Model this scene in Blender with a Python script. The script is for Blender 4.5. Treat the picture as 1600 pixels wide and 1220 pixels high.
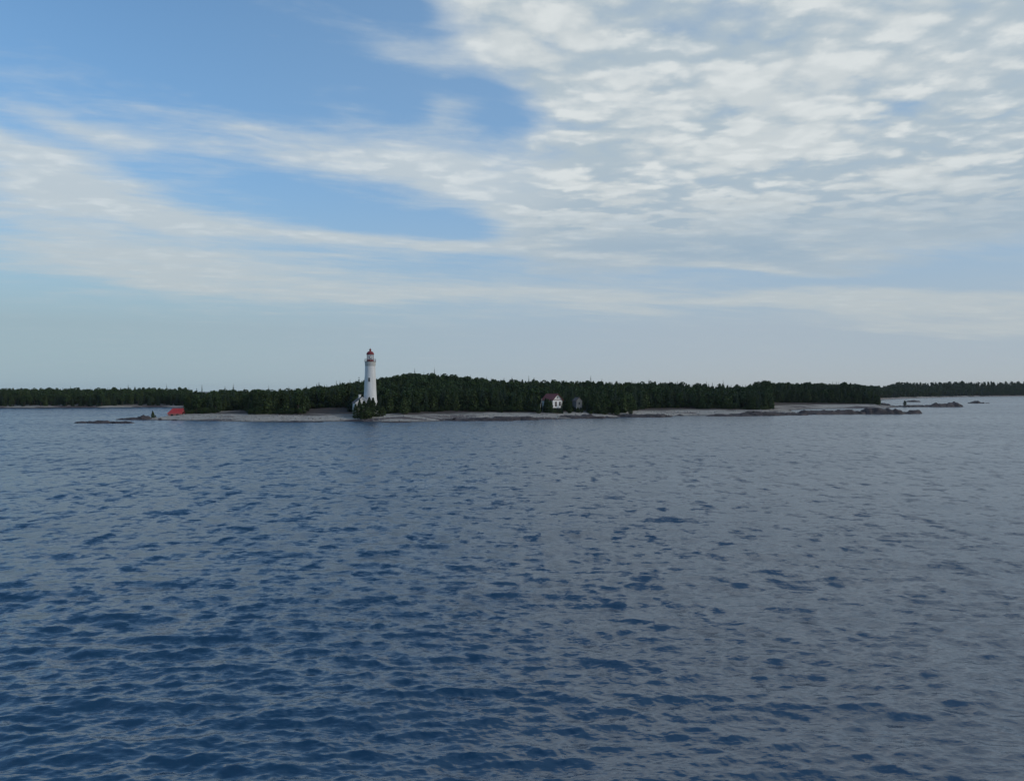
import bpy, bmesh, math, random
import numpy as np
from mathutils import Vector, Matrix

random.seed(7)
RNG = np.random.default_rng(7)
SC = bpy.context.scene
COL = SC.collection
for o in list(bpy.data.objects):
    bpy.data.objects.remove(o)
R = math.radians

# ---------------------------------------------------------------- camera
# ship's deck 12 m above the lake, level view, 26 mm equivalent lens
CAM_H = 12.0
FPX = 1155.0                      # focal length in photograph pixels (1600 wide)
cam = bpy.data.cameras.new('camera')
cam.lens = 26.0
cam.sensor_width = 36.0
cam.clip_start = 0.5
cam.clip_end = 20000
camo = bpy.data.objects.new('camera', cam)
COL.objects.link(camo)
camo.location = (0, 0, CAM_H)
camo.rotation_euler = (R(90), 0, 0)
SC.camera = camo

# ---------------------------------------------------------------- light
SUN_AZ, SUN_EL = 112.0, 27.0      # degrees clockwise from the view direction (+Y), above horizon
sun = bpy.data.lights.new('sun', 'SUN')
sun.energy = 1.1
sun.angle = R(12)
sun.color = (1.0, 0.93, 0.84)
suno = bpy.data.objects.new('sun', sun)
COL.objects.link(suno)
sd = Vector((math.sin(R(SUN_AZ)) * math.cos(R(SUN_EL)), math.cos(R(SUN_AZ)) * math.cos(R(SUN_EL)), math.sin(R(SUN_EL))))
suno.rotation_euler = sd.to_track_quat('Z', 'Y').to_euler()
suno.location = (200, -100, 300)

SC.view_settings.view_transform = 'Standard'
SC.view_settings.look = 'None'
SC.view_settings.exposure = 0.0
SC.view_settings.gamma = 1.0
SC.view_settings.use_curve_mapping = False
SC.cycles.max_bounces = 6
SC.cycles.use_denoising = True
SC.cycles.denoising_input_passes = 'RGB_ALBEDO_NORMAL'
SC.cycles.denoising_prefilter = 'ACCURATE'
SC.cycles.sample_clamp_indirect = 4.0


# ---------------------------------------------------------------- node helper
class NT:
    def __init__(self, tree):
        self.t = tree
        self.n = tree.nodes
        self.l = tree.links

    def node(self, kind, **kw):
        n = self.n.new(kind)
        for k, v in kw.items():
            setattr(n, k, v)
        return n

    def put(self, sock, v):
        if hasattr(v, 'is_output') or isinstance(v, bpy.types.NodeSocket):
            self.l.new(v, sock)
        else:
            sock.default_value = v

    def m(self, op, a, b=None, c=None, clamp=False):
        n = self.node('ShaderNodeMath', operation=op, use_clamp=clamp)
        self.put(n.inputs[0], a)
        if b is not None:
            self.put(n.inputs[1], b)
        if c is not None:
            self.put(n.inputs[2], c)
        return n.outputs[0]

    def add(self, a, b): return self.m('ADD', a, b)
    def sub(self, a, b): return self.m('SUBTRACT', a, b)
    def mul(self, a, b): return self.m('MULTIPLY', a, b)

    def noise(self, vec, scale, detail=4.0, rough=0.5, dist=0.0, dim='3D', w=None, typ='FBM'):
        n = self.node('ShaderNodeTexNoise', noise_dimensions=dim)
        n.noise_type = typ
        self.put(n.inputs['Vector'], vec)
        n.inputs['Scale'].default_value = scale
        n.inputs['Detail'].default_value = detail
        n.inputs['Roughness'].default_value = rough
        n.inputs['Distortion'].default_value = dist
        return n.outputs['Fac']

    def xyz(self, x, y, z=0.0):
        n = self.node('ShaderNodeCombineXYZ')
        for i, v in enumerate((x, y, z)):
            self.put(n.inputs[i], v)
        return n.outputs[0]

    def smooth(self, v, lo, hi, a=0.0, b=1.0):
        n = self.node('ShaderNodeMapRange', interpolation_type='SMOOTHSTEP')
        self.put(n.inputs[0], v)
        n.inputs[1].default_value = lo
        n.inputs[2].default_value = hi
        n.inputs[3].default_value = a
        n.inputs[4].default_value = b
        return n.outputs[0]

    def mix(self, f, a, b):
        n = self.node('ShaderNodeMix', data_type='RGBA')
        self.put(n.inputs[0], f)
        self.put(n.inputs[6], a if not isinstance(a, tuple) else (*a[:3], 1.0))
        self.put(n.inputs[7], b if not isinstance(b, tuple) else (*b[:3], 1.0))
        return n.outputs[2]

    def vmul(self, v, s):
        n = self.node('ShaderNodeVectorMath', operation='MULTIPLY')
        self.put(n.inputs[0], v)
        n.inputs[1].default_value = s
        return n.outputs[0]


# ---------------------------------------------------------------- sky: clear air, altocumulus sheet, thin bands, low haze
world = bpy.data.worlds.new('World')
SC.world = world
world.use_nodes = True
world.node_tree.nodes.clear()
W = NT(world.node_tree)
tc = W.node('ShaderNodeTexCoord')
dirv = tc.outputs['Generated']
sp = W.node('ShaderNodeSeparateXYZ')
W.l.new(dirv, sp.inputs[0])
dx, dy, dz = sp.outputs
az = W.mul(W.m('ARCTAN2', dx, dy), 57.29578)
el = W.mul(W.m('ARCSINE', dz), 57.29578)
elp = W.m('MAXIMUM', el, 0.0)
zc = W.add(W.m('MAXIMUM', dz, 0.0), 0.06)
cpx = W.m('DIVIDE', dx, zc)
cpy = W.m('DIVIDE', dy, zc)
plane = W.xyz(cpx, cpy, 0.0)                       # the flat cloud layer seen from below
# warp: clouds are drawn out along the wind
plane_s = W.vmul(W.xyz(W.add(W.mul(cpx, 0.95), W.mul(cpy, 0.30)), W.sub(W.mul(cpy, 0.95), W.mul(cpx, 0.30)), 3.1), (0.62, 1.4, 1.0))
w1 = W.noise(plane_s, 0.9, 5, 0.5)
w2 = W.noise(plane, 0.8, 4, 0.5)
uaz = W.add(az, W.mul(W.sub(w2, 0.5), 9.0))
uel = W.add(el, W.mul(W.sub(w1, 0.5), 4.5))


def toang(px, py):
    a = math.atan((px - 800) / FPX)
    return math.degrees(a), math.degrees(math.atan((610 - py) / FPX * math.cos(a)))


def patch(px, py, a, b, rot, wgt, power=1.0):
    """soft elongated cloud patch; a, b half sizes in pixels' worth of angle, rot degrees (down to the right +)"""
    c, e = toang(px, py)
    k = 57.29578 / FPX
    ca, sa = math.cos(R(rot)), math.sin(R(rot))
    u = W.sub(uaz, c)
    v = W.sub(uel, e)
    p = W.mul(W.sub(W.mul(u, ca), W.mul(v, sa)), 1.0 / (a * k))
    q = W.mul(W.add(W.mul(u, sa), W.mul(v, ca)), 1.0 / (b * k))
    r2 = W.add(W.mul(p, p), W.mul(q, q))
    if power != 1.0:
        r2 = W.m('POWER', r2, power)
    return W.mul(W.m('EXPONENT', W.mul(r2, -1.0)), wgt)


def total(lst):
    s = lst[0]
    for x in lst[1:]:
        s = W.add(s, x)
    return s


# the wide sheet fills the right-hand sky and goes on beyond it and overhead
sheet_edge = W.sub(W.add(az, 5.5), W.m('MAXIMUM', W.m('MINIMUM', W.sub(27.0, el), 6.0), 0.0))
sheet_edge = W.sub(sheet_edge, W.mul(W.m('MAXIMUM', W.sub(el, 29.0), 0.0), 1.5))      # overhead the sheet draws off to the right
sheet_edge = W.add(sheet_edge, W.add(W.mul(W.sub(w2, 0.5), 10.0), W.mul(W.sub(w1, 0.5), 12.0)))
behind = W.smooth(az, 100.0, 150.0, 1.0, 0.6)
low = W.add(el, W.mul(W.sub(w1, 0.5), 7.0))
sheet = W.mul(W.mul(W.smooth(sheet_edge, -4.0, 5.0), W.smooth(low, 6.5, 11.5)), W.mul(behind, W.smooth(el, 34.0, 62.0, 1.0, 0.25)))
cover = total([
    W.mul(sheet, 1.10),
    patch(620, 78, 110, 24, 6, 0.50),
    patch(720, 60, 60, 30, 20, 0.30),
    patch(600, 5, 110, 26, 4, -0.5),
    patch(700, 125, 130, 26, 8, 0.30),
    patch(715, 188, 55, 20, 0, 0.55),
    patch(120, 190, 110, 14, 12, 0.42),
    patch(360, 225, 260, 26, 5, 0.56),
    patch(640, 250, 190, 50, 8, 0.66),
    patch(760, 310, 130, 40, 14, 0.55),
    patch(30, 255, 90, 40, 18, 0.62),
    patch(215, 305, 170, 36, 18, 0.80),
    patch(90, 350, 170, 42, 10, 0.58),
    patch(470, 365, 170, 22, 4, 0.80),
    patch(690, 378, 90, 10, 3, 0.85),
    patch(330, 432, 330, 32, 2, 0.72),
    patch(500, 408, 80, 5, -1, 0.35),
    patch(1000, 402, 210, 14, 6, 0.80),
    patch(1300, 370, 320, 40, 0, 0.40),
    patch(860, 462, 330, 18, 1, 0.72),
    patch(1330, 470, 280, 16, 2, 0.85),
    patch(1500, 498, 200, 18, 2, 0.7),
    patch(415, 68, 28, 4, 4, 0.34),
    patch(230, 155, 50, 5, 4, 0.34),
    patch(370, 196, 40, 5, 3, 0.30),
    # gaps of clear air
    patch(540, 318, 140, 18, 8, -0.42),
    patch(520, 290, 330, 60, 6, 0.16),
    patch(700, 345, 60, 14, 6, -0.30),
    patch(1010, 432, 180, 12, 0, -0.25),
    patch(1450, 425, 260, 22, 1, -0.32),
    patch(1250, 440, 200, 10, -4, -0.25),
    patch(740, 152, 90, 12, 2, -0.45),
    patch(640, 190, 60, 20, 2, -0.30),
    patch(815, 200, 50, 22, 0, -0.28),
    patch(1050, 300, 130, 14, 4, -0.16),
    patch(1570, 320, 100, 20, 0, -0.30),
    patch(1170, 18, 60, 26, 15, -0.30),
    patch(1060, 50, 40, 20, 15, -0.25),
    patch(1370, 165, 50, 20, -20, -0.28),
    patch(300, 70, 300, 70, 5, -0.35),
])
fine = W.add(W.mul(W.noise(plane_s, 2.4, 8, 0.62), 0.65), W.mul(W.noise(plane, 3.6, 6, 0.6, dist=0.6), 0.35))
def voro(scale, smooth):
    n = W.node('ShaderNodeTexVoronoi', voronoi_dimensions='2D', feature='SMOOTH_F1')
    W.l.new(warped, n.inputs['Vector'])
    n.inputs['Scale'].default_value = scale
    n.inputs['Smoothness'].default_value = smooth
    return W.sub(1.0, W.mul(n.outputs['Distance'], 1.45))


wn = W.node('ShaderNodeTexNoise')
W.l.new(plane, wn.inputs['Vector'])
wn.inputs['Scale'].default_value = 3.2
wn.inputs['Detail'].default_value = 6
wn.inputs['Roughness'].default_value = 0.6
wv_ = W.node('ShaderNodeVectorMath', operation='MULTIPLY_ADD')
W.l.new(wn.outputs['Color'], wv_.inputs[0])
wv_.inputs[1].default_value = (0.36, 0.36, 0.0)
W.l.new(plane, wv_.inputs[2])
warped = W.vmul(wv_.outputs[0], (0.9, 1.25, 1.0))
fluff = W.noise(plane, 14.0, 6, 0.6)
puff = W.add(W.add(W.mul(voro(4.3, 0.7), 0.58), W.mul(voro(9.5, 0.65), 0.44)), W.mul(W.sub(fluff, 0.5), 0.42))   # rounded puffs, ~0.2 .. 0.9
high = W.smooth(el, 9.0, 19.0)
puffy = W.mul(W.mul(W.sub(puff, 0.50), 0.90), W.mul(W.add(W.mul(sheet, 0.75), 0.22), high))
fibre = W.noise(W.vmul(plane_s, (1.1, 1.5, 1.0)), 3.4, 9, 0.66, dist=0.5)
broken = W.mul(W.mul(W.sub(fibre, 0.5), 0.95), W.sub(1.0, W.mul(sheet, 0.7)))
dens = W.add(W.add(cover, broken), W.add(W.mul(W.sub(fine, 0.5), W.add(W.mul(sheet, -0.50), 1.25)), puffy))
alpha = W.smooth(dens, -0.04, 0.96)
alpha = W.mul(alpha, W.add(0.88, W.mul(sheet, 0.07)))
# thicker parts are greyer underneath
mass = W.noise(W.vmul(plane, (0.8, 1.3, 1.0)), 2.3, 6, 0.58)
grey = W.smooth(W.add(mass, W.mul(W.sub(puff, 0.50), -0.42)), 0.42, 0.68)
grey = W.m('MAXIMUM', W.mul(grey, 0.85), W.mul(W.smooth(el, 15.5, 10.0), W.smooth(mass, 0.30, 0.58, 0.35, 1.0)))
grey = W.mul(grey, W.add(W.mul(sheet, 0.85), 0.10))
cl_white = W.mix(W.smooth(el, 5.0, 18.0), (0.52, 0.565, 0.575), (0.60, 0.65, 0.665))
cl_thin = W.mix(W.smooth(el, 4.0, 17.0), (0.51, 0.56, 0.575), (0.55, 0.615, 0.65))
cl_white = W.mix(W.smooth(sheet, 0.0, 0.8), cl_thin, cl_white)
cl_white = W.mix(W.mul(W.mul(W.smooth(puff, 0.30, 0.86), W.smooth(el, 7.0, 17.0, 0.25, 1.0)), W.smooth(dens, 0.45, 1.1, 0.0, 0.80)), cl_white, (0.755, 0.79, 0.785))
cl_grey = W.mix(high, (0.325, 0.435, 0.54), (0.40, 0.495, 0.565))
cloud_col = W.mix(grey, cl_white, cl_grey)

sky = W.node('ShaderNodeTexSky', sky_type='NISHITA')
sky.sun_disc = False
sky.sun_elevation = R(SUN_EL)
sky.sun_rotation = R(SUN_AZ)
sky.altitude = 180
sky.air_density = 1.0
sky.dust_density = 0.6
sky.ozone_density = 1.6
sky_s = W.vmul(sky.outputs[0], (0.090, 0.134, 0.156))
# humid haze towards the horizon
haze_f = W.m('MINIMUM', W.mul(W.m('EXPONENT', W.mul(elp, -0.066)), 1.28), 0.95)
haze_col = W.mix(W.smooth(az, -34.0, 20.0), (0.325, 0.430, 0.490), (0.435, 0.470, 0.480))
haze_col = W.mix(W.smooth(el, 5.0, 18.0), haze_col, (0.25, 0.40, 0.59))
air = W.mix(haze_f, sky_s, haze_col)
veil = W.smooth(az, -32.0, 6.0, 0.0, 0.34)                 # thin high veil round the sheet
air = W.mix(veil, air, (0.29, 0.45, 0.66))
cloudy = W.mix(alpha, air, cloud_col)
final = W.mix(W.mul(W.m('EXPONENT', W.mul(elp, -0.50)), 0.9), cloudy, haze_col)
bg = W.node('ShaderNodeBackground')
W.l.new(final, bg.inputs[0])
bg.inputs[1].default_value = 1.0
wo = W.node('ShaderNodeOutputWorld')
W.l.new(bg.outputs[0], wo.inputs[0])
world.cycles.sampling_method = 'MANUAL'
world.cycles.sample_map_resolution = 512


# ---------------------------------------------------------------- numeric noise
def _hash(ix, iy, seed):
    h = (ix.astype(np.int64) * 374761393 + iy.astype(np.int64) * 668265263 + seed * 982451653) & 0xFFFFFFFF
    h = ((h ^ (h >> 13)) * 1274126177) & 0xFFFFFFFF
    h = h ^ (h >> 16)
    return (h & 0xFFFF) / 65535.0


def vnoise(x, y, seed=0):
    x = np.asarray(x, dtype=np.float64)
    y = np.asarray(y, dtype=np.float64)
    ix, iy = np.floor(x), np.floor(y)
    fx, fy = x - ix, y - iy
    fx, fy = fx * fx * (3 - 2 * fx), fy * fy * (3 - 2 * fy)
    a, b = _hash(ix, iy, seed), _hash(ix + 1, iy, seed)
    c, d = _hash(ix, iy + 1, seed), _hash(ix + 1, iy + 1, seed)
    return (a + (b - a) * fx) * (1 - fy) + (c + (d - c) * fx) * fy


def fbm(x, y, seed=0, oct=4):
    s, amp, tot = 0.0, 1.0, 0.0
    for i in range(oct):
        s = s + amp * vnoise(x * 2 ** i, y * 2 ** i, seed + 17 * i)
        tot += amp
        amp *= 0.5
    return s / tot - 0.5


# ---------------------------------------------------------------- object helpers
def mesh_from(name, verts, faces, mats=(), smooth=False, fmat=None):
    me = bpy.data.meshes.new(name)
    if isinstance(verts, np.ndarray):
        nv = len(verts)
        me.vertices.add(nv)
        me.vertices.foreach_set('co', verts.astype(np.float32).ravel())
        k = faces.shape[1]
        me.loops.add(faces.size)
        me.loops.foreach_set('vertex_index', faces.astype(np.int32).ravel())
        me.polygons.add(len(faces))
        me.polygons.foreach_set('loop_start', np.arange(0, faces.size, k, dtype=np.int32))
        me.update(calc_edges=True)
    else:
        me.from_pydata(verts, [], faces)
    for m in mats:
        me.materials.append(m)
    if fmat is not None:
        me.polygons.foreach_set('material_index', np.asarray(fmat, dtype=np.int32))
    if smooth:
        me.polygons.foreach_set('use_smooth', np.ones(len(me.polygons), dtype=bool))
    me.update()
    return me


def link(name, me, parent=None, loc=None, rotz=0.0):
    o = bpy.data.objects.new(name, me)
    COL.objects.link(o)
    if parent is not None:
        o.parent = parent
    if loc is not None:
        o.location = loc
    if rotz:
        o.rotation_euler = (0, 0, rotz)
    return o


def tag(o, label=None, cat=None, group=None, kind=None):
    if label:
        o['label'] = label
    if cat:
        o['category'] = cat
    if group:
        o['group'] = group
    if kind:
        o['kind'] = kind
    return o


def empty(name, loc, rotz=0.0):
    o = bpy.data.objects.new(name, None)
    COL.objects.link(o)
    o.location = loc
    o.rotation_euler = (0, 0, rotz)
    o.empty_display_size = 0.5
    return o


class MB:
    """collects simple shapes into one mesh"""
    def __init__(self):
        self.v, self.f = [], []

    def poly(self, pts, faces):
        k = len(self.v)
        self.v += [tuple(p) for p in pts]
        self.f += [tuple(i + k for i in f) for f in faces]
        return self

    def box(self, x0, x1, y0, y1, z0, z1):
        p = [(x0, y0, z0), (x1, y0, z0), (x1, y1, z0), (x0, y1, z0), (x0, y0, z1), (x1, y0, z1), (x1, y1, z1), (x0, y1, z1)]
        return self.poly(p, [(0, 3, 2, 1), (4, 5, 6, 7), (0, 1, 5, 4), (1, 2, 6, 5), (2, 3, 7, 6), (3, 0, 4, 7)])

    def prism(self, outline, y0, y1):
        """outline in xz extruded along y"""
        n = len(outline)
        p = [(x, y0, z) for x, z in outline] + [(x, y1, z) for x, z in outline]
        f = [tuple(range(n)), tuple(range(2 * n - 1, n - 1, -1))]
        f += [(i, i + n, (i + 1) % n + n, (i + 1) % n) for i in range(n)]
        return self.poly(p, f)

    def lathe(self, prof, seg=32, cx=0.0, cy=0.0, cap=True):
        n = len(prof)
        p = []
        for r, z in prof:
            for s in range(seg):
                a = 2 * math.pi * s / seg
                p.append((cx + r * math.cos(a), cy + r * math.sin(a), z))
        f = []
        for i in range(n - 1):
            for s in range(seg):
                f.append((i * seg + s, i * seg + (s + 1) % seg, (i + 1) * seg + (s + 1) % seg, (i + 1) * seg + s))
        if cap:
            f.append(tuple(reversed(range(seg))))
            f.append(tuple(range((n - 1) * seg, n * seg)))
        return self.poly(p, f)

    def tube(self, a, b, r0, r1=None, seg=8):
        r1 = r0 if r1 is None else r1
        a, b = Vector(a), Vector(b)
        d = (b - a).normalized()
        u = d.orthogonal().normalized()
        w = d.cross(u)
        p = []
        for c, r in ((a, r0), (b, r1)):
            for s in range(seg):
                t = 2 * math.pi * s / seg
                p.append(c + u * math.cos(t) * r + w * math.sin(t) * r)
        f = [(s, (s + 1) % seg, seg + (s + 1) % seg, seg + s) for s in range(seg)]
        f += [tuple(reversed(range(seg))), tuple(range(seg, 2 * seg))]
        return self.poly(p, f)

    def mesh(self, name, mat, smooth=False):
        me = mesh_from(name, self.v, self.f, [mat])
        bm = bmesh.new()
        bm.from_mesh(me)
        bmesh.ops.recalc_face_normals(bm, faces=bm.faces)
        bm.to_mesh(me)
        bm.free()
        if smooth:
            me.polygons.foreach_set('use_smooth', np.ones(len(me.polygons), dtype=bool))
            try:
                me.set_sharp_from_angle(angle=R(40))
            except Exception:
                pass
        return me

    def build(self, name, mat, parent=None, smooth=False, loc=None, rotz=0.0):
        return link(name, self.mesh(name, mat, smooth), parent, loc, rotz)


# ---------------------------------------------------------------- materials
def new_mat(name):
    m = bpy.data.materials.new(name)
    m.use_nodes = True
    t = NT(m.node_tree)
    b = m.node_tree.nodes['Principled BSDF']
    return m, t, b


def plain(name, col, rough=0.7, var=0.18, scale=1.5, spec=0.3, metal=0.0, streak=False, bump=0.0):
    m, t, b = new_mat(name)
    g = t.node('ShaderNodeTexCoord').outputs['Object']
    v = t.vmul(g, (1.0, 1.0, 0.18)) if streak else g
    n1 = t.noise(v, scale, 6, 0.6)
    n2 = t.noise(v, scale * 5.3, 4, 0.6)
    f = t.add(t.mul(n1, 0.7), t.mul(n2, 0.3))
    lo = tuple(c * (1 - var * 1.6) for c in col)
    hi = tuple(min(1.0, c * (1 + var)) for c in col)
    c = t.mix(t.smooth(f, 0.3, 0.7), lo, hi)
    t.l.new(c, b.inputs['Base Color'])
    b.inputs['Roughness'].default_value = rough
    b.inputs['Specular IOR Level'].default_value = spec
    b.inputs['Metallic'].default_value = metal
    if bump:
        bn = t.node('ShaderNodeBump')
        bn.inputs['Strength'].default_value = 0.6
        bn.inputs['Distance'].default_value = bump
        t.l.new(f, bn.inputs['Height'])
        t.l.new(bn.outputs[0], b.inputs['Normal'])
    return m


M = {}
M['whitewash'] = plain('whitewashed_stone', (0.66, 0.66, 0.645), 0.75, 0.10, 0.7, streak=True, bump=0.02)
M['white_paint'] = plain('white_paint', (0.78, 0.77, 0.75), 0.6, 0.08, 1.2, streak=True)
M['grey_board'] = plain('weathered_boards', (0.42, 0.43, 0.42), 0.8, 0.15, 2.0, streak=True)
M['shed_board'] = plain('old_grey_boards', (0.17, 0.175, 0.175), 0.85, 0.18, 2.0, streak=True)
M['red_paint'] = plain('red_paint', (0.19, 0.026, 0.03), 0.55, 0.15, 1.5)
M['red_roof'] = plain('faded_red_roof', (0.28, 0.078, 0.068), 0.75, 0.22, 1.3)
M['bright_red'] = plain('bright_red_boards', (0.38, 0.042, 0.044), 0.6, 0.12, 1.2)
M['pale_red'] = plain('sun_bleached_red', (0.46, 0.17, 0.15), 0.7, 0.12, 1.2)
M['brown_roof'] = plain('grey_brown_shingles', (0.17, 0.13, 0.115), 0.85, 0.22, 1.5)
M['stone'] = plain('grey_stone', (0.30, 0.29, 0.27), 0.85, 0.2, 1.2, bump=0.03)
M['parapet'] = plain('stained_parapet', (0.50, 0.50, 0.47), 0.8, 0.15, 1.5)
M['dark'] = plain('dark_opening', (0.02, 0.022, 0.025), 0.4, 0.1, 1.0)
M['iron'] = plain('dark_red_iron', (0.10, 0.02, 0.02), 0.5, 0.15, 2.0)
M['bark'] = plain('bark', (0.07, 0.055, 0.045), 0.9, 0.25, 3.0, streak=True)
M['pale_bark'] = plain('bleached_wood', (0.40, 0.38, 0.34), 0.85, 0.2, 2.0, streak=True)


def glass_mat():
    m, t, b = new_mat('window_glass')
    b.inputs['Base Color'].default_value = (0.03, 0.035, 0.04, 1)
    b.inputs['Roughness'].default_value = 0.06
    b.inputs['IOR'].default_value = 1.5
    return m


def lantern_glass():
    m, t, b = new_mat('lantern_glass')
    b.inputs['Base Color'].default_value = (0.95, 0.97, 0.97, 1)
    b.inputs['Roughness'].default_value = 0.02
    b.inputs['Transmission Weight'].default_value = 0.85
    b.inputs['IOR'].default_value = 1.1
    return m


M['glass'] = glass_mat()
M['lantern_glass'] = lantern_glass()


def foliage_mat(name, lo, hi):
    m, t, b = new_mat(name)
    oi = t.node('ShaderNodeObjectInfo').outputs['Random']
    g = t.node('ShaderNodeTexCoord').outputs['Object']
    n = t.noise(g, 0.9, 3, 0.6)
    f = t.add(t.mul(oi, 0.62), t.mul(t.smooth(n, 0.3, 0.7), 0.38))
    c = t.mix(f, lo, hi)
    t.l.new(c, b.inputs['Base Color'])
    b.inputs['Roughness'].default_value = 0.75
    b.inputs['Specular IOR Level'].default_value = 0.15
    return m


M['spruce'] = foliage_mat('spruce_needles', (0.016, 0.032, 0.022), (0.042, 0.066, 0.032))
M['cedar'] = foliage_mat('cedar_sprays', (0.024, 0.042, 0.019), (0.070, 0.098, 0.034))
M['leaf'] = foliage_mat('broad_leaves', (0.020, 0.040, 0.019), (0.056, 0.090, 0.030))


def rock_mat():
    m, t, b = new_mat('dark_shore_rock')
    g = t.node('ShaderNodeNewGeometry').outputs['Position']
    n1 = t.noise(g, 0.35, 6, 0.65)
    n2 = t.noise(t.vmul(g, (1, 1, 3)), 1.6, 5, 0.6)
    c = t.mix(t.smooth(n1, 0.35, 0.65), (0.022, 0.019, 0.022), (0.070, 0.054, 0.056))
    c = t.mix(t.mul(t.smooth(n2, 0.5, 0.68), 0.75), c, (0.17, 0.15, 0.14))
    t.l.new(c, b.inputs['Base Color'])
    b.inputs['Roughness'].default_value = 0.8
    b.inputs['Specular IOR Level'].default_value = 0.3
    bn = t.node('ShaderNodeBump')
    bn.inputs['Distance'].default_value = 0.25
    t.l.new(n2, bn.inputs['Height'])
    t.l.new(bn.outputs[0], b.inputs['Normal'])
    return m


M['rock'] = rock_mat()


def terrain_mat():
    m, t, b = new_mat('beach_and_soil')
    geo = t.node('ShaderNodeNewGeometry')
    g = geo.outputs['Position']
    s = t.node('ShaderNodeSeparateXYZ')
    t.l.new(g, s.inputs[0])
    n1 = t.noise(t.vmul(g, (0.6, 1.4, 1)), 0.11, 6, 0.65)
    n2 = t.noise(t.vmul(g, (1, 1, 1)), 0.9, 6, 0.7)
    n3 = t.noise(t.vmul(g, (0.35, 1, 1)), 0.07, 5, 0.6)
    h = t.add(s.outputs[2], t.mul(t.sub(n1, 0.5), 1.5))
    cob = t.mix(t.smooth(n2, 0.35, 0.65), (0.235, 0.212, 0.185), (0.44, 0.40, 0.35))
    soil = t.mix(t.smooth(n2, 0.35, 0.65), (0.042, 0.034, 0.030), (0.085, 0.066, 0.056))
    rock = t.mix(t.smooth(n2, 0.3, 0.7), (0.055, 0.045, 0.046), (0.13, 0.10, 0.098))
    c = t.mix(t.smooth(h, 1.75, 2.3), cob, soil)
    c = t.mix(t.mul(t.smooth(n3, 0.515, 0.575), t.smooth(h, 2.2, 1.2)), c, rock)
    wet = t.smooth(t.add(s.outputs[2], t.mul(t.sub(n2, 0.5), 0.5)), 0.42, 0.12)
    c = t.mix(t.mul(wet, 0.8), c, (0.05, 0.045, 0.045))
    t.l.new(c, b.inputs['Base Color'])
    b.inputs['Roughness'].default_value = 0.9
    b.inputs['Specular IOR Level'].default_value = 0.2
    bn = t.node('ShaderNodeBump')
    bn.inputs['Distance'].default_value = 0.2
    t.l.new(n2, bn.inputs['Height'])
    t.l.new(bn.outputs[0], b.inputs['Normal'])
    return m


def water_mat():
    m, t, b = new_mat('lake_water')
    g = t.node('ShaderNodeNewGeometry').outputs['Position']
    b.inputs['Base Color'].default_value = (0.008, 0.041, 0.086, 1)
    b.inputs['IOR'].default_value = 1.75
    # steepness of the wavelets that are too small for the mesh there
    un = t.node('ShaderNodeAttribute', attribute_name='wavelets').outputs['Fac']
    gust = t.noise(t.vmul(g, (0.35, 1, 1)), 0.022, 5, 0.6)
    streak = t.noise(t.vmul(g, (0.9, 0.16, 1)), 0.55, 4, 0.6)
    k = t.add(t.smooth(gust, 0.3, 0.7, 0.8, 1.2), t.mul(t.sub(streak, 0.5), 0.6))
    slope = t.mul(un, k)
    t.l.new(t.m('SQRT', t.mul(slope, 0.32)), b.inputs['Roughness'])
    a = t.vmul(g, (0.55, 1.0, 1.0))
    a2 = t.vmul(g, (0.42, 1.0, 1.0))
    def crest(vec, sc):
        return t.sub(1.0, t.m('ABSOLUTE', t.mul(t.sub(t.noise(vec, sc, 3, 0.5), 0.5), 3.0)))
    hgt = t.add(t.mul(crest(a2, 1.2), 0.075), t.mul(crest(a, 3.0), 0.034))
    hgt = t.mul(hgt, t.smooth(gust, 0.3, 0.7, 0.7, 1.3))
    bn = t.node('ShaderNodeBump')
    bn.inputs['Strength'].default_value = 1.0
    bn.inputs['Distance'].default_value = 0.55
    t.l.new(hgt, bn.inputs['Height'])
    # wavelet facets beyond the mesh: tilt the normal about
    def chop(vec, scale):
        n = t.node('ShaderNodeTexNoise')
        t.l.new(vec, n.inputs['Vector'])
        n.inputs['Scale'].default_value = scale
        n.inputs['Detail'].default_value = 3
        n.inputs['Roughness'].default_value = 0.6
        q = t.node('ShaderNodeVectorMath', operation='SUBTRACT')
        t.l.new(n.outputs['Color'], q.inputs[0])
        q.inputs[1].default_value = (0.5, 0.5, 0.5)
        return q.outputs[0]
    va = t.node('ShaderNodeVectorMath', operation='ADD')
    t.l.new(chop(t.vmul(g, (0.8, 0.30, 1)), 0.9), va.inputs[0])
    t.l.new(chop(t.vmul(g, (0.5, 0.06, 1)), 0.9), va.inputs[1])
    vs = t.node('ShaderNodeVectorMath', operation='SCALE')
    t.l.new(t.vmul(va.outputs[0], (1.0, 1.0, 0.0)), vs.inputs[0])
    t.l.new(t.mul(slope, 2.7), vs.inputs['Scale'])
    # wind waves lean the way they run: steep narrow fronts, long gentle backs
    f1 = t.smooth(t.noise(t.vmul(g, (0.85, 1.2, 1)), 0.9, 4, 0.62), 0.50, 0.60)
    f2 = t.smooth(t.noise(t.vmul(g, (0.42, 0.30, 1)), 0.9, 4, 0.62), 0.50, 0.60)
    front = t.add(t.mul(f1, 1.6), t.mul(f2, 1.6))
    lean = t.mul(t.sub(0.70, front), slope)
    vc = t.node('ShaderNodeVectorMath', operation='ADD')
    t.l.new(vs.outputs[0], vc.inputs[0])
    t.l.new(t.xyz(0.0, lean, 0.0), vc.inputs[1])
    vb = t.node('ShaderNodeVectorMath', operation='ADD')
    t.l.new(bn.outputs[0], vb.inputs[0])
    t.l.new(vc.outputs[0], vb.inputs[1])
    vn = t.node('ShaderNodeVectorMath', operation='NORMALIZE')
    t.l.new(vb.outputs[0], vn.inputs[0])
    t.l.new(vn.outputs[0], b.inputs['Normal'])
    return m


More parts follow.
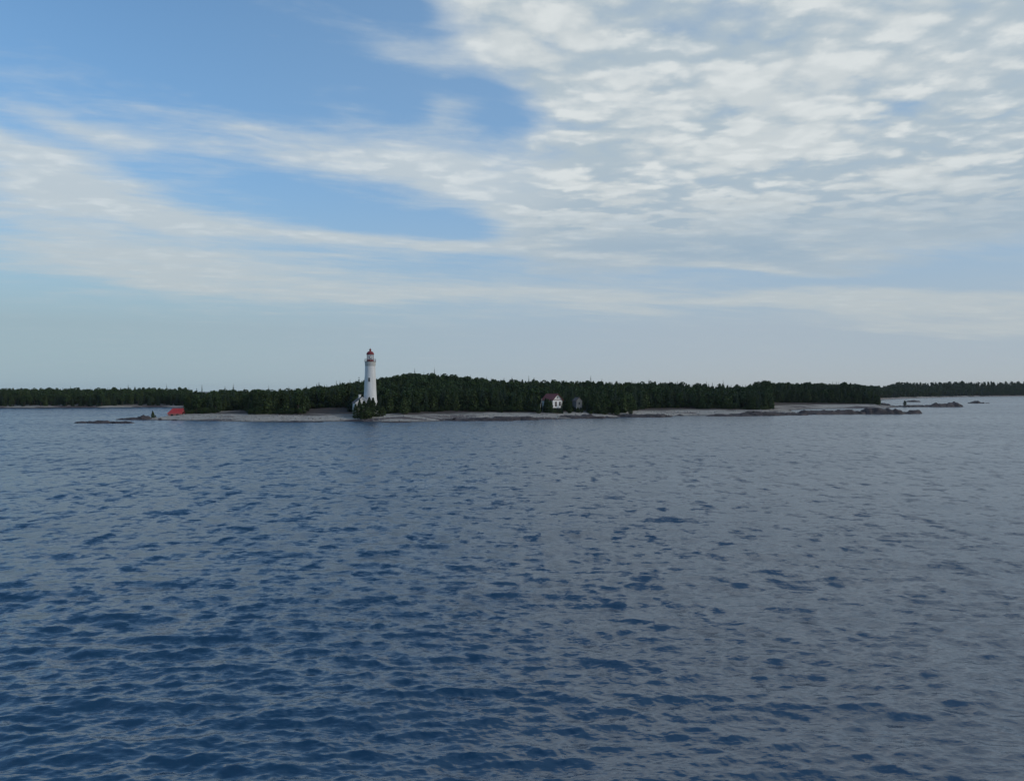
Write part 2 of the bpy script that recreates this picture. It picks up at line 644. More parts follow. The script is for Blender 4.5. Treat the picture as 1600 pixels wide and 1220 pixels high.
# ---------------------------------------------------------------- water: one sheet, real waves
def build_water():
    hf = CAM_H * 739.0
    rows, cols = 680, 1450
    ypx = np.linspace(640, 1.4, rows)
    r = hf / ypx
    ang = np.linspace(R(-44), R(44), cols)
    rr, aa = np.meshgrid(r, ang, indexing='ij')
    X = rr * np.sin(aa)
    Y = rr * np.cos(aa)
    dr = np.gradient(r)[:, None] * np.ones_like(aa)
    dt = rr * (ang[1] - ang[0])
    X = X.astype(np.float32); Y = Y.astype(np.float32)
    sa, ca = np.sin(aa).astype(np.float32), np.cos(aa).astype(np.float32)
    Z = np.zeros_like(X)
    HX = np.zeros_like(X)
    HY = np.zeros_like(X)
    VAR = np.full_like(X, 0.012 ** 2)
    rng = np.random.default_rng(21)
    N = 165
    lam = np.exp(np.linspace(math.log(0.24), math.log(9.5), N)) * rng.uniform(0.97, 1.03, N)
    gust = (1.0 + 0.9 * fbm(X / 60.0, Y / 25.0, 5, 3)).astype(np.float32)
    dr = dr.astype(np.float32); dt = dt.astype(np.float32)
    for i in range(N):
        L = lam[i]
        k = 2 * math.pi / L
        spread = 10 + 13 * (1 - min(1, L / 4.0))
        th = R((-98 if rng.random() < 0.68 else -66) + rng.normal(0, spread))          # waves run towards the ship
        kx, ky = k * math.cos(th), k * math.sin(th)
        slope = 0.031 * (1.0 if L < 1.2 else (1.2 / L) ** 0.88)
        if L < 0.7:
            slope *= 0.9
        a = slope / k * rng.uniform(0.5, 1.5)
        ph = rng.uniform(0, 6.283)
        kr = np.abs(kx * sa + ky * ca) * dr
        kt = np.abs(kx * ca - ky * sa) * dt
        q = np.maximum(kr, kt)
        att = np.clip((2.4 - q) / 1.4, 0, 1)
        arg = kx * X + ky * Y + np.float32(ph)
        amp = (a * att).astype(np.float32) * (gust if L < 4 else np.float32(1.0))
        Z += amp * np.sin(arg)
        hor = amp * np.cos(arg) * np.float32(0.95)            # trochoidal: crests pinch, troughs widen
        HX += hor * np.float32(kx / k)
        HY += hor * np.float32(ky / k)
        VAR += ((slope * 0.9) ** 2 * 0.55 * (1 - att * att)).astype(np.float32)
    X = X + HX
    Y = Y + HY
    V = np.stack([X.ravel(), Y.ravel(), Z.ravel()], 1)
    idx = np.arange(rows * cols).reshape(rows, cols)
    F = np.stack([idx[:-1, :-1].ravel(), idx[:-1, 1:].ravel(), idx[1:, 1:].ravel(), idx[1:, :-1].ravel()], 1)
    # the rest of the lake round the ship
    r2 = np.concatenate([[0.5], np.geomspace(4, r[0], 8)[:-1], r[::27]])
    r2[-1] = r[-1]
    ang2 = np.linspace(R(44), R(316), 90)
    rr2, aa2 = np.meshgrid(r2, ang2, indexing='ij')
    V2 = np.stack([(rr2 * np.sin(aa2)).ravel(), (rr2 * np.cos(aa2)).ravel(), np.zeros(rr2.size)], 1)
    i2 = np.arange(rr2.size).reshape(rr2.shape) + len(V)
    F2 = np.stack([i2[:-1, :-1].ravel(), i2[:-1, 1:].ravel(), i2[1:, 1:].ravel(), i2[1:, :-1].ravel()], 1)
    r3 = np.concatenate([[0.5], np.geomspace(4, r[0], 8)])
    ang3 = np.linspace(R(-44), R(44), 30)
    rr3, aa3 = np.meshgrid(r3, ang3, indexing='ij')
    V3 = np.stack([(rr3 * np.sin(aa3)).ravel(), (rr3 * np.cos(aa3)).ravel(), np.full(rr3.size, -0.03)], 1)
    i3 = np.arange(rr3.size).reshape(rr3.shape) + len(V) + len(V2)
    F3 = np.stack([i3[:-1, :-1].ravel(), i3[:-1, 1:].ravel(), i3[1:, 1:].ravel(), i3[1:, :-1].ravel()], 1)
    me = mesh_from('water', np.concatenate([V, V2, V3]), np.concatenate([F, F2, F3])[:, ::-1], [water_mat()], smooth=True)
    at_ = me.attributes.new('wavelets', 'FLOAT', 'POINT')
    at_.data.foreach_set('value', np.concatenate([np.sqrt(VAR).ravel(), np.full(len(V2) + len(V3), 0.13)]).astype(np.float32))
    o = link('water', me)
    tag(o, 'wide blue lake with short choppy wind waves', kind='structure')


build_water()

# ---------------------------------------------------------------- the island: shoreline in plan, then its relief
SHORE = [(-1100, 500), (-300, 498), (0, 503), (60, 505), (170, 513), (230, 528), (285, 520), (300, 470), (298, 380), (290, 345), (262, 332),
         (240, 318), (226, 308), (236, 300), (300, 295), (380, 284), (480, 283), (560, 289), (610, 279), (660, 283),
         (720, 297), (740, 291), (800, 307), (860, 308), (930, 322), (1000, 338), (1090, 355), (1150, 347), (1200, 358),
         (1236, 372), (1242, 400), (1232, 440), (1262, 480), (1310, 500), (1375, 498), (1402, 520), (1400, 560), (1372, 640),
         (1366, 800), (1380, 960), (1410, 1080), (1450, 1220), (1520, 1400), (1600, 1500), (1800, 1650), (2500, 1800)]


def at(px, d, z=0.0):
    return ((px - 800) / FPX * d, d, z)


POLY = np.array([at(p, d)[:2] for p, d in SHORE] + [(6500, 5200), (-6500, 5200)])


def inland(x, y):
    """signed distance to the shoreline, positive on land"""
    x = np.asarray(x, dtype=np.float64).ravel()
    y = np.asarray(y, dtype=np.float64).ravel()
    best = np.full(x.shape, 1e18)
    inside = np.zeros(x.shape, dtype=bool)
    n = len(POLY)
    for i in range(n):
        ax, ay = POLY[i]
        bx, by = POLY[(i + 1) % n]
        ex, ey = bx - ax, by - ay
        t = np.clip(((x - ax) * ex + (y - ay) * ey) / (ex * ex + ey * ey), 0, 1)
        qx, qy = x - (ax + t * ex), y - (ay + t * ey)
        best = np.minimum(best, qx * qx + qy * qy)
        c = (ay > y) != (by > y)
        with np.errstate(divide='ignore', invalid='ignore'):
            xi = ax + (y - ay) / (by - ay + 1e-12) * ex
        inside ^= c & (x < xi)
    s = np.sqrt(best)
    return np.where(inside, s, -s)


# how high the wooded ground stands behind the shore, from the skyline
RIDGE = np.array([(-1100, 2.0), (0, 2.0), (150, 2.2), (300, 2.6), (380, 3.0), (440, 4.2), (500, 5.6), (545, 7.0), (600, 9.2), (640, 10.6), (690, 9.6),
                  (740, 8.0), (800, 6.8), (900, 6.3), (1000, 6.8), (1100, 7.0), (1200, 6.4), (1260, 5.0), (1350, 4.8), (1372, 5.0), (1400, 16.0), (1500, 20.0), (1600, 21.0), (2500, 22.0)])


# the edge of the wood, as distance from the ship along each bearing
EDGE = np.array([(291, 322), (336, 322), (344, 366), (384, 366), (390, 309), (476, 309), (484, 350), (548, 350), (552, 324), (596, 322), (604, 316), (652, 318), (662, 330),
                 (720, 338), (840, 333), (852, 350), (884, 352), (892, 340), (897, 356), (914, 357), (920, 338), (975, 346), (996, 372), (1020, 392), (1080, 396), (1100, 388),
                 (1190, 388), (1204, 410), (1208, 548), (1368, 548), (1378, 640)])


def relief(x, y):
    x = np.asarray(x, dtype=np.float64).ravel()
    y = np.asarray(y, dtype=np.float64).ravel()
    s = inland(x, y)
    s = s + fbm(x / 11.0, y / 11.0, 3, 4) * 5.0
    px = 800 + FPX * x / y
    g = np.interp(px, RIDGE[:, 0], RIDGE[:, 1])
    z = np.where(s < 0, np.maximum(s * 0.11, -3.0), 0.0)
    beach = np.clip(s / 15.0, 0, 1)
    z = z + np.where(s > 0, 1.75 * beach ** 0.8, 0)
    t = np.clip((s - 12) / 22.0, 0, 1)
    z = z + 0.7 * t * t * (3 - 2 * t)
    t = np.clip((s - 28) / 110.0, 0, 1)
    past = y - np.interp(px, EDGE[:, 0], EDGE[:, 1])
    t2 = np.clip((past - 4) / 85.0, 0, 1) * np.clip((s - 4) / 14.0, 0, 1) * np.clip((px - 1130) / 70.0, 0, 1) * (px < 1374)
    t = np.maximum(t, t2)
    z = z + g * t * t * (3 - 2 * t)
    z = z + np.where(s > 2, fbm(x / 7.0, y / 7.0, 9, 3) * 0.55 * np.clip((s - 2) / 8, 0, 1), 0) + np.where(s > 0, fbm(x / 1.8, y / 1.8, 11, 2) * 0.25, 0)
    return z, s, px


def ground(x, y):
    return float(relief([x], [y])[0][0])


def build_terrain():
    d = np.concatenate([np.arange(268, 420, 1.0), np.arange(420, 620, 2.6), np.geomspace(620, 3600, 70)])
    ang = np.linspace(math.atan(-1700 / FPX), math.atan(1500 / FPX), 640)
    dd, aa = np.meshgrid(d, ang, indexing='ij')
    X = dd * np.tan(aa)
    z, s, px = relief(X, dd)
    V = np.stack([X.ravel(), dd.ravel(), z], 1)
    idx = np.arange(X.size).reshape(X.shape)
    F = np.stack([idx[:-1, :-1].ravel(), idx[:-1, 1:].ravel(), idx[1:, 1:].ravel(), idx[1:, :-1].ravel()], 1)
    keep = (s[F].max(1) > -14)
    F = F[keep]
    used = np.unique(F)
    remap = np.zeros(len(V), dtype=np.int64)
    remap[used] = np.arange(len(used))
    me = mesh_from('terrain', V[used], remap[F], [terrain_mat()], smooth=True)
    o = link('terrain', me)
    tag(o, 'low wooded island with a pale cobble beach', kind='structure')


build_terrain()


# ---------------------------------------------------------------- lighthouse
LH = Vector(at(578.6, 308))
LH_Z = ground(LH.x, LH.y) - 0.15


def build_lighthouse():
    root = empty('lighthouse', (LH.x, LH.y, LH_Z), R(8))
    tag(root, 'tall white round stone lighthouse with red domed lantern', 'lighthouse')
    zt = 22.6 - LH_Z                                     # underside of the gallery above local base
    prof = []
    for i in range(33):
        f = i / 32
        rr = 3.12 - 1.02 * f - 0.12 * math.sin(f * math.pi)
        prof.append((rr, zt * f))
    tw = MB().lathe(prof, 56).build('tower', M['whitewash'], root, smooth=True)
    MB().lathe([(3.45, -1.2), (3.45, 0.5), (3.25, 0.62), (3.1, 0.62)], 56, cap=False).build('plinth', M['stone'], root, smooth=True)
    # corbelled head and gallery
    MB().lathe([(2.06, zt - 0.55), (2.16, zt - 0.4), (2.16, zt), (2.22, zt + 0.15), (2.22, zt + 1.2), (2.30, zt + 1.25), (2.30, zt + 1.4), (1.0, zt + 1.4)], 56, cap=False).build('gallery_parapet', M['parapet'], root, smooth=True)
    gd = MB().lathe([(2.05, zt + 1.402), (2.42, zt + 1.402), (2.42, zt + 1.58), (0.2, zt + 1.58)], 56, cap=False).build('gallery_deck', M['iron'], root, smooth=True)
    for k in range(14):
        a = 2 * math.pi * k / 14
        MB().tube((2.32 * math.cos(a), 2.32 * math.sin(a), zt + 1.57), (2.32 * math.cos(a), 2.32 * math.sin(a), zt + 2.5), 0.03).build('railing_post', M['iron'], gd)
    for hz in (2.05, 2.5):
        rail = MB()
        for k in range(28):
            a0, a1 = 2 * math.pi * k / 28, 2 * math.pi * (k + 1) / 28
            rail.tube((2.32 * math.cos(a0), 2.32 * math.sin(a0), zt + hz), (2.32 * math.cos(a1), 2.32 * math.sin(a1), zt + hz), 0.03, seg=5)
        rail.build('hand_rail', M['iron'], gd)
    # lantern
    zl = zt + 1.58
    lr = empty('lantern_room', (0, 0, 0))
    lr.parent = root
    MB().lathe([(1.42, zl), (1.42, zl + 0.55), (1.36, zl + 0.62), (1.2, zl + 0.62)], 12, cap=False).build('lantern_wall', M['red_paint'], lr)
    for k in range(12):
        a0, a1 = 2 * math.pi * k / 12, 2 * math.pi * (k + 1) / 12
        c0, s0, c1, s1 = math.cos(a0), math.sin(a0), math.cos(a1), math.sin(a1)
        ro, ri = 1.33, 1.31
        z0, z1 = zl + 0.6, zl + 2.75
        p = [(ro * c0, ro * s0, z0), (ro * c1, ro * s1, z0), (ro * c1, ro * s1, z1), (ro * c0, ro * s0, z1),
             (ri * c0, ri * s0, z0), (ri * c1, ri * s1, z0), (ri * c1, ri * s1, z1), (ri * c0, ri * s0, z1)]
        MB().poly(p, [(0, 1, 2, 3), (7, 6, 5, 4), (0, 4, 5, 1), (3, 2, 6, 7)]).build('pane', M['lantern_glass'], lr)
        MB().tube((1.36 * c0, 1.36 * s0, z0 - 0.05), (1.36 * c0, 1.36 * s0, z1 + 0.05), 0.055, seg=6).build('mullion', M['red_paint'], lr)
    MB().lathe([(0.28, zl), (0.34, zl + 0.9), (0.50, zl + 1.15), (0.60, zl + 1.6), (0.50, zl + 2.1), (0.15, zl + 2.3)], 16).build('lens', M['white_paint'], lr, smooth=True)
    MB().lathe([(0.16, zl), (0.16, zl + 1.0)], 10).build('lens_pedestal', M['dark'], lr)
    zd = zl + 2.72
    prof = [(1.50, zd), (1.60, zd + 0.06), (1.60, zd + 0.22)]
    for i in range(1, 10):
        t = i / 9 * math.pi / 2
        prof.append((1.52 * math.cos(t) + 0.03, zd + 0.22 + 1.28 * math.sin(t)))
    dm = MB().lathe(prof, 24).build('dome', M['red_paint'], root, smooth=True)
    MB().lathe([(0.42, zd + 1.38), (0.34, zd + 1.75), (0.46, zd + 1.95), (0.46, zd + 2.15), (0.2, zd + 2.42), (0.05, zd + 2.55), (0.03, zd + 3.0)], 14).build('ventilator', M['red_paint'], dm, smooth=True)
    # windows face the lake
    for zz, az0 in ((14.6, -90), (17.6, 60), (5.2, 20)):
        rr = 3.12 - 1.02 * (zz / zt) - 0.12
        a = R(az0 - 8)
        w = empty('window', (rr * math.cos(a), rr * math.sin(a), zz), a + math.pi / 2)
        w.parent = root
        fr = MB()
        fr.box(-0.42, 0.42, -0.2, 0.04, -0.84, -0.72).box(-0.42, -0.32, -0.2, 0.03, -0.73, 0.81).box(0.32, 0.42, -0.2, 0.03, -0.73, 0.81).box(-0.42, 0.42, -0.2, 0.04, 0.80, 0.9)
        fr.build('window_frame', M['grey_board'], w)
        MB().box(-0.335, 0.335, -0.12, -0.06, -0.71, 0.795).build('pane', M['glass'], w)


build_lighthouse()


# ---------------------------------------------------------------- gabled houses
def gable_house(name, label, cat, loc, rotz, wid, length, eave, rise, wall, roof, wall_z0=0.0, over=0.35, windows=(), chimney=None, gable_window=None, trim=None, base_mat=None, side_windows=(), posts=None):
    """gable end faces -Y at y=0, ridge runs along +Y"""
    root = empty(name, loc, rotz)
    tag(root, label, cat)
    h = wid / 2
    w = MB().prism([(-h, wall_z0), (h, wall_z0), (h, eave), (0, eave + rise), (-h, eave)], 0, length).build('wall', wall, root)
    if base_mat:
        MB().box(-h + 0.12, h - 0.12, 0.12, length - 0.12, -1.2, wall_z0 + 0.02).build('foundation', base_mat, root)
    sl = rise / h
    t = 0.16
    rf = None
    for s in (-1, 1):
        x0, x1 = 0.0, s * (h + over)
        z0, z1 = eave + rise + 0.02, eave + rise + 0.02 - sl * (h + over)
        out = [(x0, z0), (x1, z1), (x1, z1 + t), (x0, z0 + t)]
        p = MB().prism(out, -over, length + over).build('roof_slope', roof, root)
        rf = rf or p
    MB().box(-0.12, 0.12, -over - 0.02, length + over + 0.02, eave + rise + 0.10, eave + rise + 0.26).build('ridge_cap', roof, root)
    if trim:
        for s in (-1, 1):
            x1 = s * (h + over + 0.02)
            z0, z1 = eave + rise + 0.2, eave + rise + 0.2 - sl * (h + over + 0.02)
            MB().prism([(0, z0), (x1, z1), (x1, z1 - 0.3), (0, z0 - 0.3)], -over - 0.09, -over - 0.02).build('barge_board', trim, root)
        MB().box(-h - 0.05, h + 0.05, -0.14, -0.003, eave - 0.14, eave + 0.14).build('gable_band', trim, root)
    for (x, z, ww, hh) in windows:
        f = MB()
        f.box(x - ww / 2 - 0.1, x - ww / 2, -0.07, -0.003, z - hh / 2, z + hh / 2).box(x + ww / 2, x + ww / 2 + 0.1, -0.07, -0.003, z - hh / 2, z + hh / 2)
        f.box(x - ww / 2 - 0.12, x + ww / 2 + 0.12, -0.09, -0.003, z + hh / 2 + 0.002, z + hh / 2 + 0.12).box(x - ww / 2 - 0.14, x + ww / 2 + 0.14, -0.12, -0.003, z - hh / 2 - 0.1, z - hh / 2 - 0.002)
        fo = f.build('window', trim or wall, root)
        MB().box(x - ww / 2, x + ww / 2, -0.03, -0.004, z - hh / 2, z + hh / 2).build('pane', M['glass'], fo)
    for (y, z, ww, hh) in side_windows:
        f = MB()
        f.box(-h - 0.08, -h - 0.003, y - ww / 2 - 0.1, y + ww / 2 + 0.1, z + hh / 2 + 0.002, z + hh / 2 + 0.12).box(-h - 0.1, -h - 0.003, y - ww / 2 - 0.1, y + ww / 2 + 0.1, z - hh / 2 - 0.1, z - hh / 2 - 0.002)
        for yy in (y - ww / 2 - 0.1, y + ww / 2):
            f.box(-h - 0.07, -h - 0.003, yy, yy + 0.1, z - hh / 2 - 0.01, z + hh / 2 + 0.01)
        fo = f.build('window', trim or wall, root)
        MB().box(-h - 0.03, -h - 0.004, y - ww / 2, y + ww / 2, z - hh / 2, z + hh / 2).build('pane', M['glass'], fo)
    if gable_window:
        z, ww, hh = gable_window
        MB().prism([(-ww / 2, z), (ww / 2, z), (0, z + hh)], -0.05, -0.003).build('gable_window', M['dark'], root)
    if chimney:
        cx, cy, ch, cw = chimney
        zb = eave + rise - abs(cx) * sl - 0.3
        c = MB().box(cx - cw, cx + cw, cy - cw, cy + cw, zb, zb + ch).box(cx - cw * 1.2, cx + cw * 1.2, cy - cw * 1.2, cy + cw * 1.2, zb + ch + 0.002, zb + ch + 0.18)
        c.build('chimney', M['whitewash'], root)
    if posts:
        for (x, y) in posts:
            MB().box(x - 0.09, x + 0.09, y - 0.09, y + 0.09, -1.0, wall_z0 - 0.002).build('post', M['grey_board'], root)
    return root


def on_ground(px, d, dz=0.0):
    x, y, _ = at(px, d)
    return (x, y, ground(x, y) + dz)


# keeper's cottage joined to the tower's left flank: the gable looks to the lake, turned a little to the right
gable_house('keepers_cottage', 'low white cottage with brown roof and chimney against the lighthouse', 'house', on_ground(566.3, 302.5, -0.1), R(24), 5.2, 6.5, 5.6, 2.1,
            M['whitewash'], M['brown_roof'], windows=((-1.0, 3.6, 0.8, 1.4), (1.0, 3.6, 0.8, 1.4)), chimney=(-0.3, 3.6, 1.5, 0.42), side_windows=((2.0, 3.6, 0.8, 1.3), (4.6, 3.6, 0.8, 1.3)), trim=M['white_paint'])

# white boathouse-like cabin with a red roof
gable_house('white_cabin', 'white cabin with red gabled roof among dark trees by the beach', 'house', on_ground(871, 336, 0.0), R(33), 5.3, 8.2, 5.9, 2.5,
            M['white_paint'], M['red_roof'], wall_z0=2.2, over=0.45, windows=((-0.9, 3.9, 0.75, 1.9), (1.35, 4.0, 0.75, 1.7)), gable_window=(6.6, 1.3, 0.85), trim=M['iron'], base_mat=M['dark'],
            posts=((-2.55, 0.05), (-0.9, 0.05), (0.8, 0.05), (2.55, 0.05), (-2.55, 4), (-2.55, 8)), side_windows=((2.2, 3.9, 0.8, 1.5), (5.6, 3.9, 0.8, 1.5)))

gable_house('small_shed', 'small dull grey shed with steep gable behind bushes', 'shed', on_ground(905, 345, 0.0), R(22), 3.0, 4.2, 5.0, 1.5,
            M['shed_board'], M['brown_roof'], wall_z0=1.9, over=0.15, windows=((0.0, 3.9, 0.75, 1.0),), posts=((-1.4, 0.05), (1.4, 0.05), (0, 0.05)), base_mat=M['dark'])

# red hut on the spit: broad red roof down to low faded walls
def build_red_hut():
    root = empty('red_hut', on_ground(275.5, 317, 0.0), R(10))
    tag(root, 'low hut under a broad bright red roof on the spit', 'hut')
    L, D, e, r_ = 2.75, 2.1, 1.05, 2.9
    MB().poly([(-L, -D, -0.6), (L, -D, -0.6), (L, D, -0.6), (-L, D, -0.6), (-L, -D, e), (L, -D, e), (L, D, e), (-L, D, e), (-L + 1.5, 0, r_ - 0.1), (L, 0, r_ - 0.1)],
              [(0, 1, 5, 4), (1, 2, 6, 9, 5), (2, 3, 7, 6), (3, 0, 4, 8, 7), (4, 5, 9, 8), (6, 7, 8, 9)]).build('wall', M['pale_red'], root)
    for s in (-1, 1):
        y1 = s * (D + 0.35)
        z1 = e - 0.22
        x0, x1 = -L - 0.3, L + 0.25
        MB().poly([(x0 + 1.6, 0, r_), (x1, 0, r_), (x1, y1, z1), (x0, y1, z1), (x0 + 1.6, 0, r_ + 0.14), (x1, 0, r_ + 0.14), (x1, y1, z1 + 0.14), (x0, y1, z1 + 0.14)],
                  [(3, 2, 1, 0), (4, 5, 6, 7), (0, 1, 5, 4), (1, 2, 6, 5), (2, 3, 7, 6), (3, 0, 4, 7)]).build('roof_slope', M['bright_red'], root)
    MB().poly([(-L - 0.3, -D - 0.35, e - 0.23), (-L - 0.3, D + 0.35, e - 0.23), (-L + 1.3, 0, r_ - 0.01), (-L - 0.34, -D - 0.35, e - 0.09), (-L - 0.34, D + 0.35, e - 0.09), (-L + 1.28, 0, r_ + 0.13)],
              [(0, 1, 2), (3, 5, 4), (0, 3, 4, 1), (1, 4, 5, 2), (2, 5, 3, 0)]).build('roof_hip', M['pale_red'], root)
    MB().box(-L + 1.2, L + 0.27, -0.16, 0.16, r_ + 0.10, r_ + 0.26).build('ridge_cap', M['pale_red'], root)
    MB().box(-1.6, -0.7, -D - 0.06, -D - 0.003, -0.4, 0.85).build('door', M['dark'], root)
    MB().box(-L - 0.3, L + 0.25, -D - 0.42, -D - 0.352, e - 0.34, e - 0.06).build('eave_board', M['pale_red'], root)
    MB().box(0.5, 1.5, -D - 0.05, -D - 0.003, 0.15, 0.75).build('window', M['glass'], root)
    MB().box(L + 0.003, L + 0.06, -D + 0.3, D - 0.3, -0.5, e + 0.6).build('end_shade_panel', M['iron'], root)  # dark maroon panel: shade on the right end wall, put in as colour


build_red_hut()


# ---------------------------------------------------------------- rocks and ledges
def rock(name, label, px, d, lx, ly, hgt, rot=0.0, seed=0, z=None, terr=0.5, cat='rock', group=None, profile=None):
    x0, y0, _ = at(px, d)
    n, k = max(14, int(lx * 1.6)), max(10, int(ly * 1.6))
    n, k = min(n, 60), min(k, 36)
    gx, gy = np.meshgrid(np.linspace(-1.15, 1.15, n), np.linspace(-1.15, 1.15, k), indexing='ij')
    X, Y = gx * lx / 2, gy * ly / 2
    wob = fbm(X / 3.0 + seed * 7.1, Y / 3.0, seed, 3) * 0.75
    rr = np.sqrt(gx ** 2 + gy ** 2) + wob
    env = np.clip(1.0 - rr ** 2.4, -0.6, 1)
    big = 0.72 + 1.1 * fbm(X / (lx * 0.22) + seed, Y / (ly * 0.5) + 3, seed + 40, 3)
    if profile:
        big = big * np.interp(gx, np.linspace(-1, 1, len(profile)), profile)
    Z = np.where(env > 0, env ** 0.6 * hgt * big, env * 1.4)
    Z += np.where(env > 0, fbm(X / 1.1, Y / 1.1, seed + 80, 3) * 0.9 * min(1, hgt), 0)
    st = max(0.22, hgt * 0.25)
    Z = Z * (1 - terr) + terr * (np.floor(Z / st) * st + st * np.clip((Z / st - np.floor(Z / st)) * 3 - 1, 0, 1))
    V = np.stack([X.ravel(), Y.ravel(), Z.ravel()], 1)
    idx = np.arange(X.size).reshape(X.shape)
    F = np.stack([idx[:-1, :-1].ravel(), idx[1:, :-1].ravel(), idx[1:, 1:].ravel(), idx[:-1, 1:].ravel()], 1)
    me = mesh_from(name, V, F, [M['rock']])
    zz = 0.0 if z is None else z
    o = link(name, me, None, (x0, y0, zz), rot)
    return tag(o, label, cat, group)


# (px, distance, length m, depth m, height m, label)
ROCKS = [
    (154, 272, 9, 4, 1.5, 'knobbly dark rock in the middle of the leftmost reef', None),
    (186, 272, 14, 4, 0.95, 'flat weedy ledge at the inner end of the leftmost reef', None),
    (132, 273, 8, 3, 0.9, 'thin awash ledge at the outer end of the leftmost reef', None),
    (205, 303, 13, 5, 1.5, 'dark low rock off the tip of the sandy spit', None),
    (224, 304, 6, 4, 2.3, 'dark rock under the small lone tree on the spit', None),
    (250, 299, 2.2, 1.6, 1.1, 'single dark boulder on the pale sand below the red hut', None),
    (273, 296, 2.5, 1.6, 0.7, 'small dark stone at the waterline below the red hut', None),
    (462, 281, 22, 3, 0.55, 'long thin dark ledge at the waterline left of the lighthouse', None),
    (560, 287, 14, 4, 0.9, 'brown ledge at the water below the lighthouse cottage', None),
    (615, 278, 13, 4, 0.8, 'flat dark ledge lying in the water right of the lighthouse', None),
    (712, 293, 18, 6, 1.3, 'long dark ledge between the lighthouse and the white cabin', None),
    (762, 295, 22, 7, 1.7, 'broad dark rock shelf left of the white cabin beach', None),
    (808, 303, 20, 8, 2.0, 'humped dark rock shelf beside the pale cabin beach', None),
    (907, 318, 20, 8, 2.0, 'dark rounded rock below the small grey shed', None),
    (952, 324, 8, 4, 0.9, 'small dark stone at the waterline right of the shed', None),
    (1003, 335, 26, 9, 2.2, 'brown rock slope at the start of the right-hand beach', None),
    (1015, 333, 12, 3, 0.6, 'flat black ledge in the water before the right-hand beach', None),
    (1062, 350, 6, 3, 1.0, 'dark boulder at the waterline of the right-hand beach', None),
    (1085, 353, 7, 3, 0.6, 'low dark stones near the middle of the right-hand beach', None),
    (1140, 346, 20, 6, 1.2, 'dark ledge below the reddish bank on the right', None),
    (1178, 354, 30, 9, 2.3, 'reddish brown rock bank at the end of the right-hand beach', None),
    (1222, 362, 24, 9, 2.0, 'low brown rock joining the bank to the outer reef', None),
    (1280, 374, 28, 10, 2.6, 'inner dark block of the large right-hand reef', (0.7, 1.0, 1.1, 1.2, 0.8)),
    (1316, 377, 16, 8, 2.5, 'rounded dark rock beside the gap in the right-hand reef', None),
    (1341, 378, 8, 6, 2.1, 'small dark hump inside the gap of the right-hand reef', None),
    (1378, 380, 26, 11, 4.3, 'highest dark rock of the large right-hand reef', (0.8, 1.0, 1.1, 0.9, 0.5)),
    (1402, 381, 16, 6, 2.2, 'sloping tail of the large right-hand reef', (1.2, 1.0, 0.7, 0.5, 0.4)),
    (1426, 383, 9, 5, 2.5, 'last rounded boulder at the tip of the right-hand reef', None),
    (1418, 540, 30, 10, 2.0, 'low reef under the round shrub on the right', None),
    (1462, 538, 24, 9, 3.3, 'long dark islet just right of the round shrub', (0.5, 0.7, 0.9, 1.0, 1.1)),
    (1487, 540, 14, 8, 4.4, 'blocky right end of the long dark islet', (0.9, 1.1, 1.1, 1.0, 1.0)),
    (1526, 690, 16, 7, 2.6, 'lone flat dark rock furthest out on the right', None),
    (1543, 690, 4, 3, 1.0, 'tiny dark stone beside the furthest flat rock', None),
    (1428, 770, 14, 6, 2.6, 'small dark rock before the far right shore', None),
    (1382, 545, 9, 5, 2.8, 'dark boulder at the end of the back beach trees', None),
]
for i, (px, d, lx, ly, hh, lab, prof) in enumerate(ROCKS):
    s_here = float(inland(*[[v] for v in at(px, d)[:2]])[0])
    zz = -0.12 if s_here < 2 else max(0.0, ground(*at(px, d)[:2]) - 0.3)
    rock('rock_ledge' if lx > 9 else 'boulder', lab, px, d, lx, ly, hh, rot=R(random.uniform(-9, 9)), seed=100 + i * 3, z=zz, profile=prof, cat='rock', group='rocks along the shore')


# loose stones on the beach
def beach_stones():
    rng = np.random.default_rng(5)
    base = bmesh.new()
    bmesh.ops.create_icosphere(base, subdivisions=1, radius=1.0)
    bv = np.array([v.co[:] for v in base.verts])
    bf = np.array([[v.index for v in f.verts] for f in base.faces])
    base.free()
    VV, FF = [], []
    n = 0
    px = rng.uniform(232, 1240, 9000)
    dd = rng.uniform(280, 400, 9000)
    X = (px - 800) / FPX * dd
    z, s, _ = relief(X, dd)
    for i in np.nonzero((s > 0.3) & (s < 16))[0][:2600]:
        r = 0.10 + 0.32 * rng.random() ** 3
        v = bv * (1 + 0.25 * (rng.random((len(bv), 1)) - 0.5)) * r * np.array([1.3, 1.0, 0.7])
        a = rng.uniform(0, 6.28)
        v = v @ np.array([[math.cos(a), math.sin(a), 0], [-math.sin(a), math.cos(a), 0], [0, 0, 1]])
        VV.append(v + np.array([X[i], dd[i], z[i] + r * 0.25]))
        FF.append(bf + n)
        n += len(bv)
    me = mesh_from('beach_stones', np.concatenate(VV), np.concatenate(FF), [M['stone']])
    o = link('beach_stones', me)
    tag(o, 'loose pale stones strewn over the beach', 'stones', kind='stuff')


beach_stones()


# ---------------------------------------------------------------- trees
def leaf_faces(c, size, rng, flat=0.0):
    """one small leaf-spray quad per centre"""
    n = len(c)
    u = rng.normal(size=(n, 3))
    u /= np.linalg.norm(u, axis=1, keepdims=True)
    w = rng.normal(size=(n, 3))
    w -= (w * u).sum(1, keepdims=True) * u
    w /= np.linalg.norm(w, axis=1, keepdims=True)
    if flat:
        u[:, 2] *= (1 - flat)
        w[:, 2] *= (1 - flat)
    s = (size * rng.uniform(0.6, 1.3, (n, 1)))
    p = np.stack([c - u * s, c - w * s * 0.6, c + u * s, c + w * s * 0.6], 1)
    return p.reshape(-1, 3)


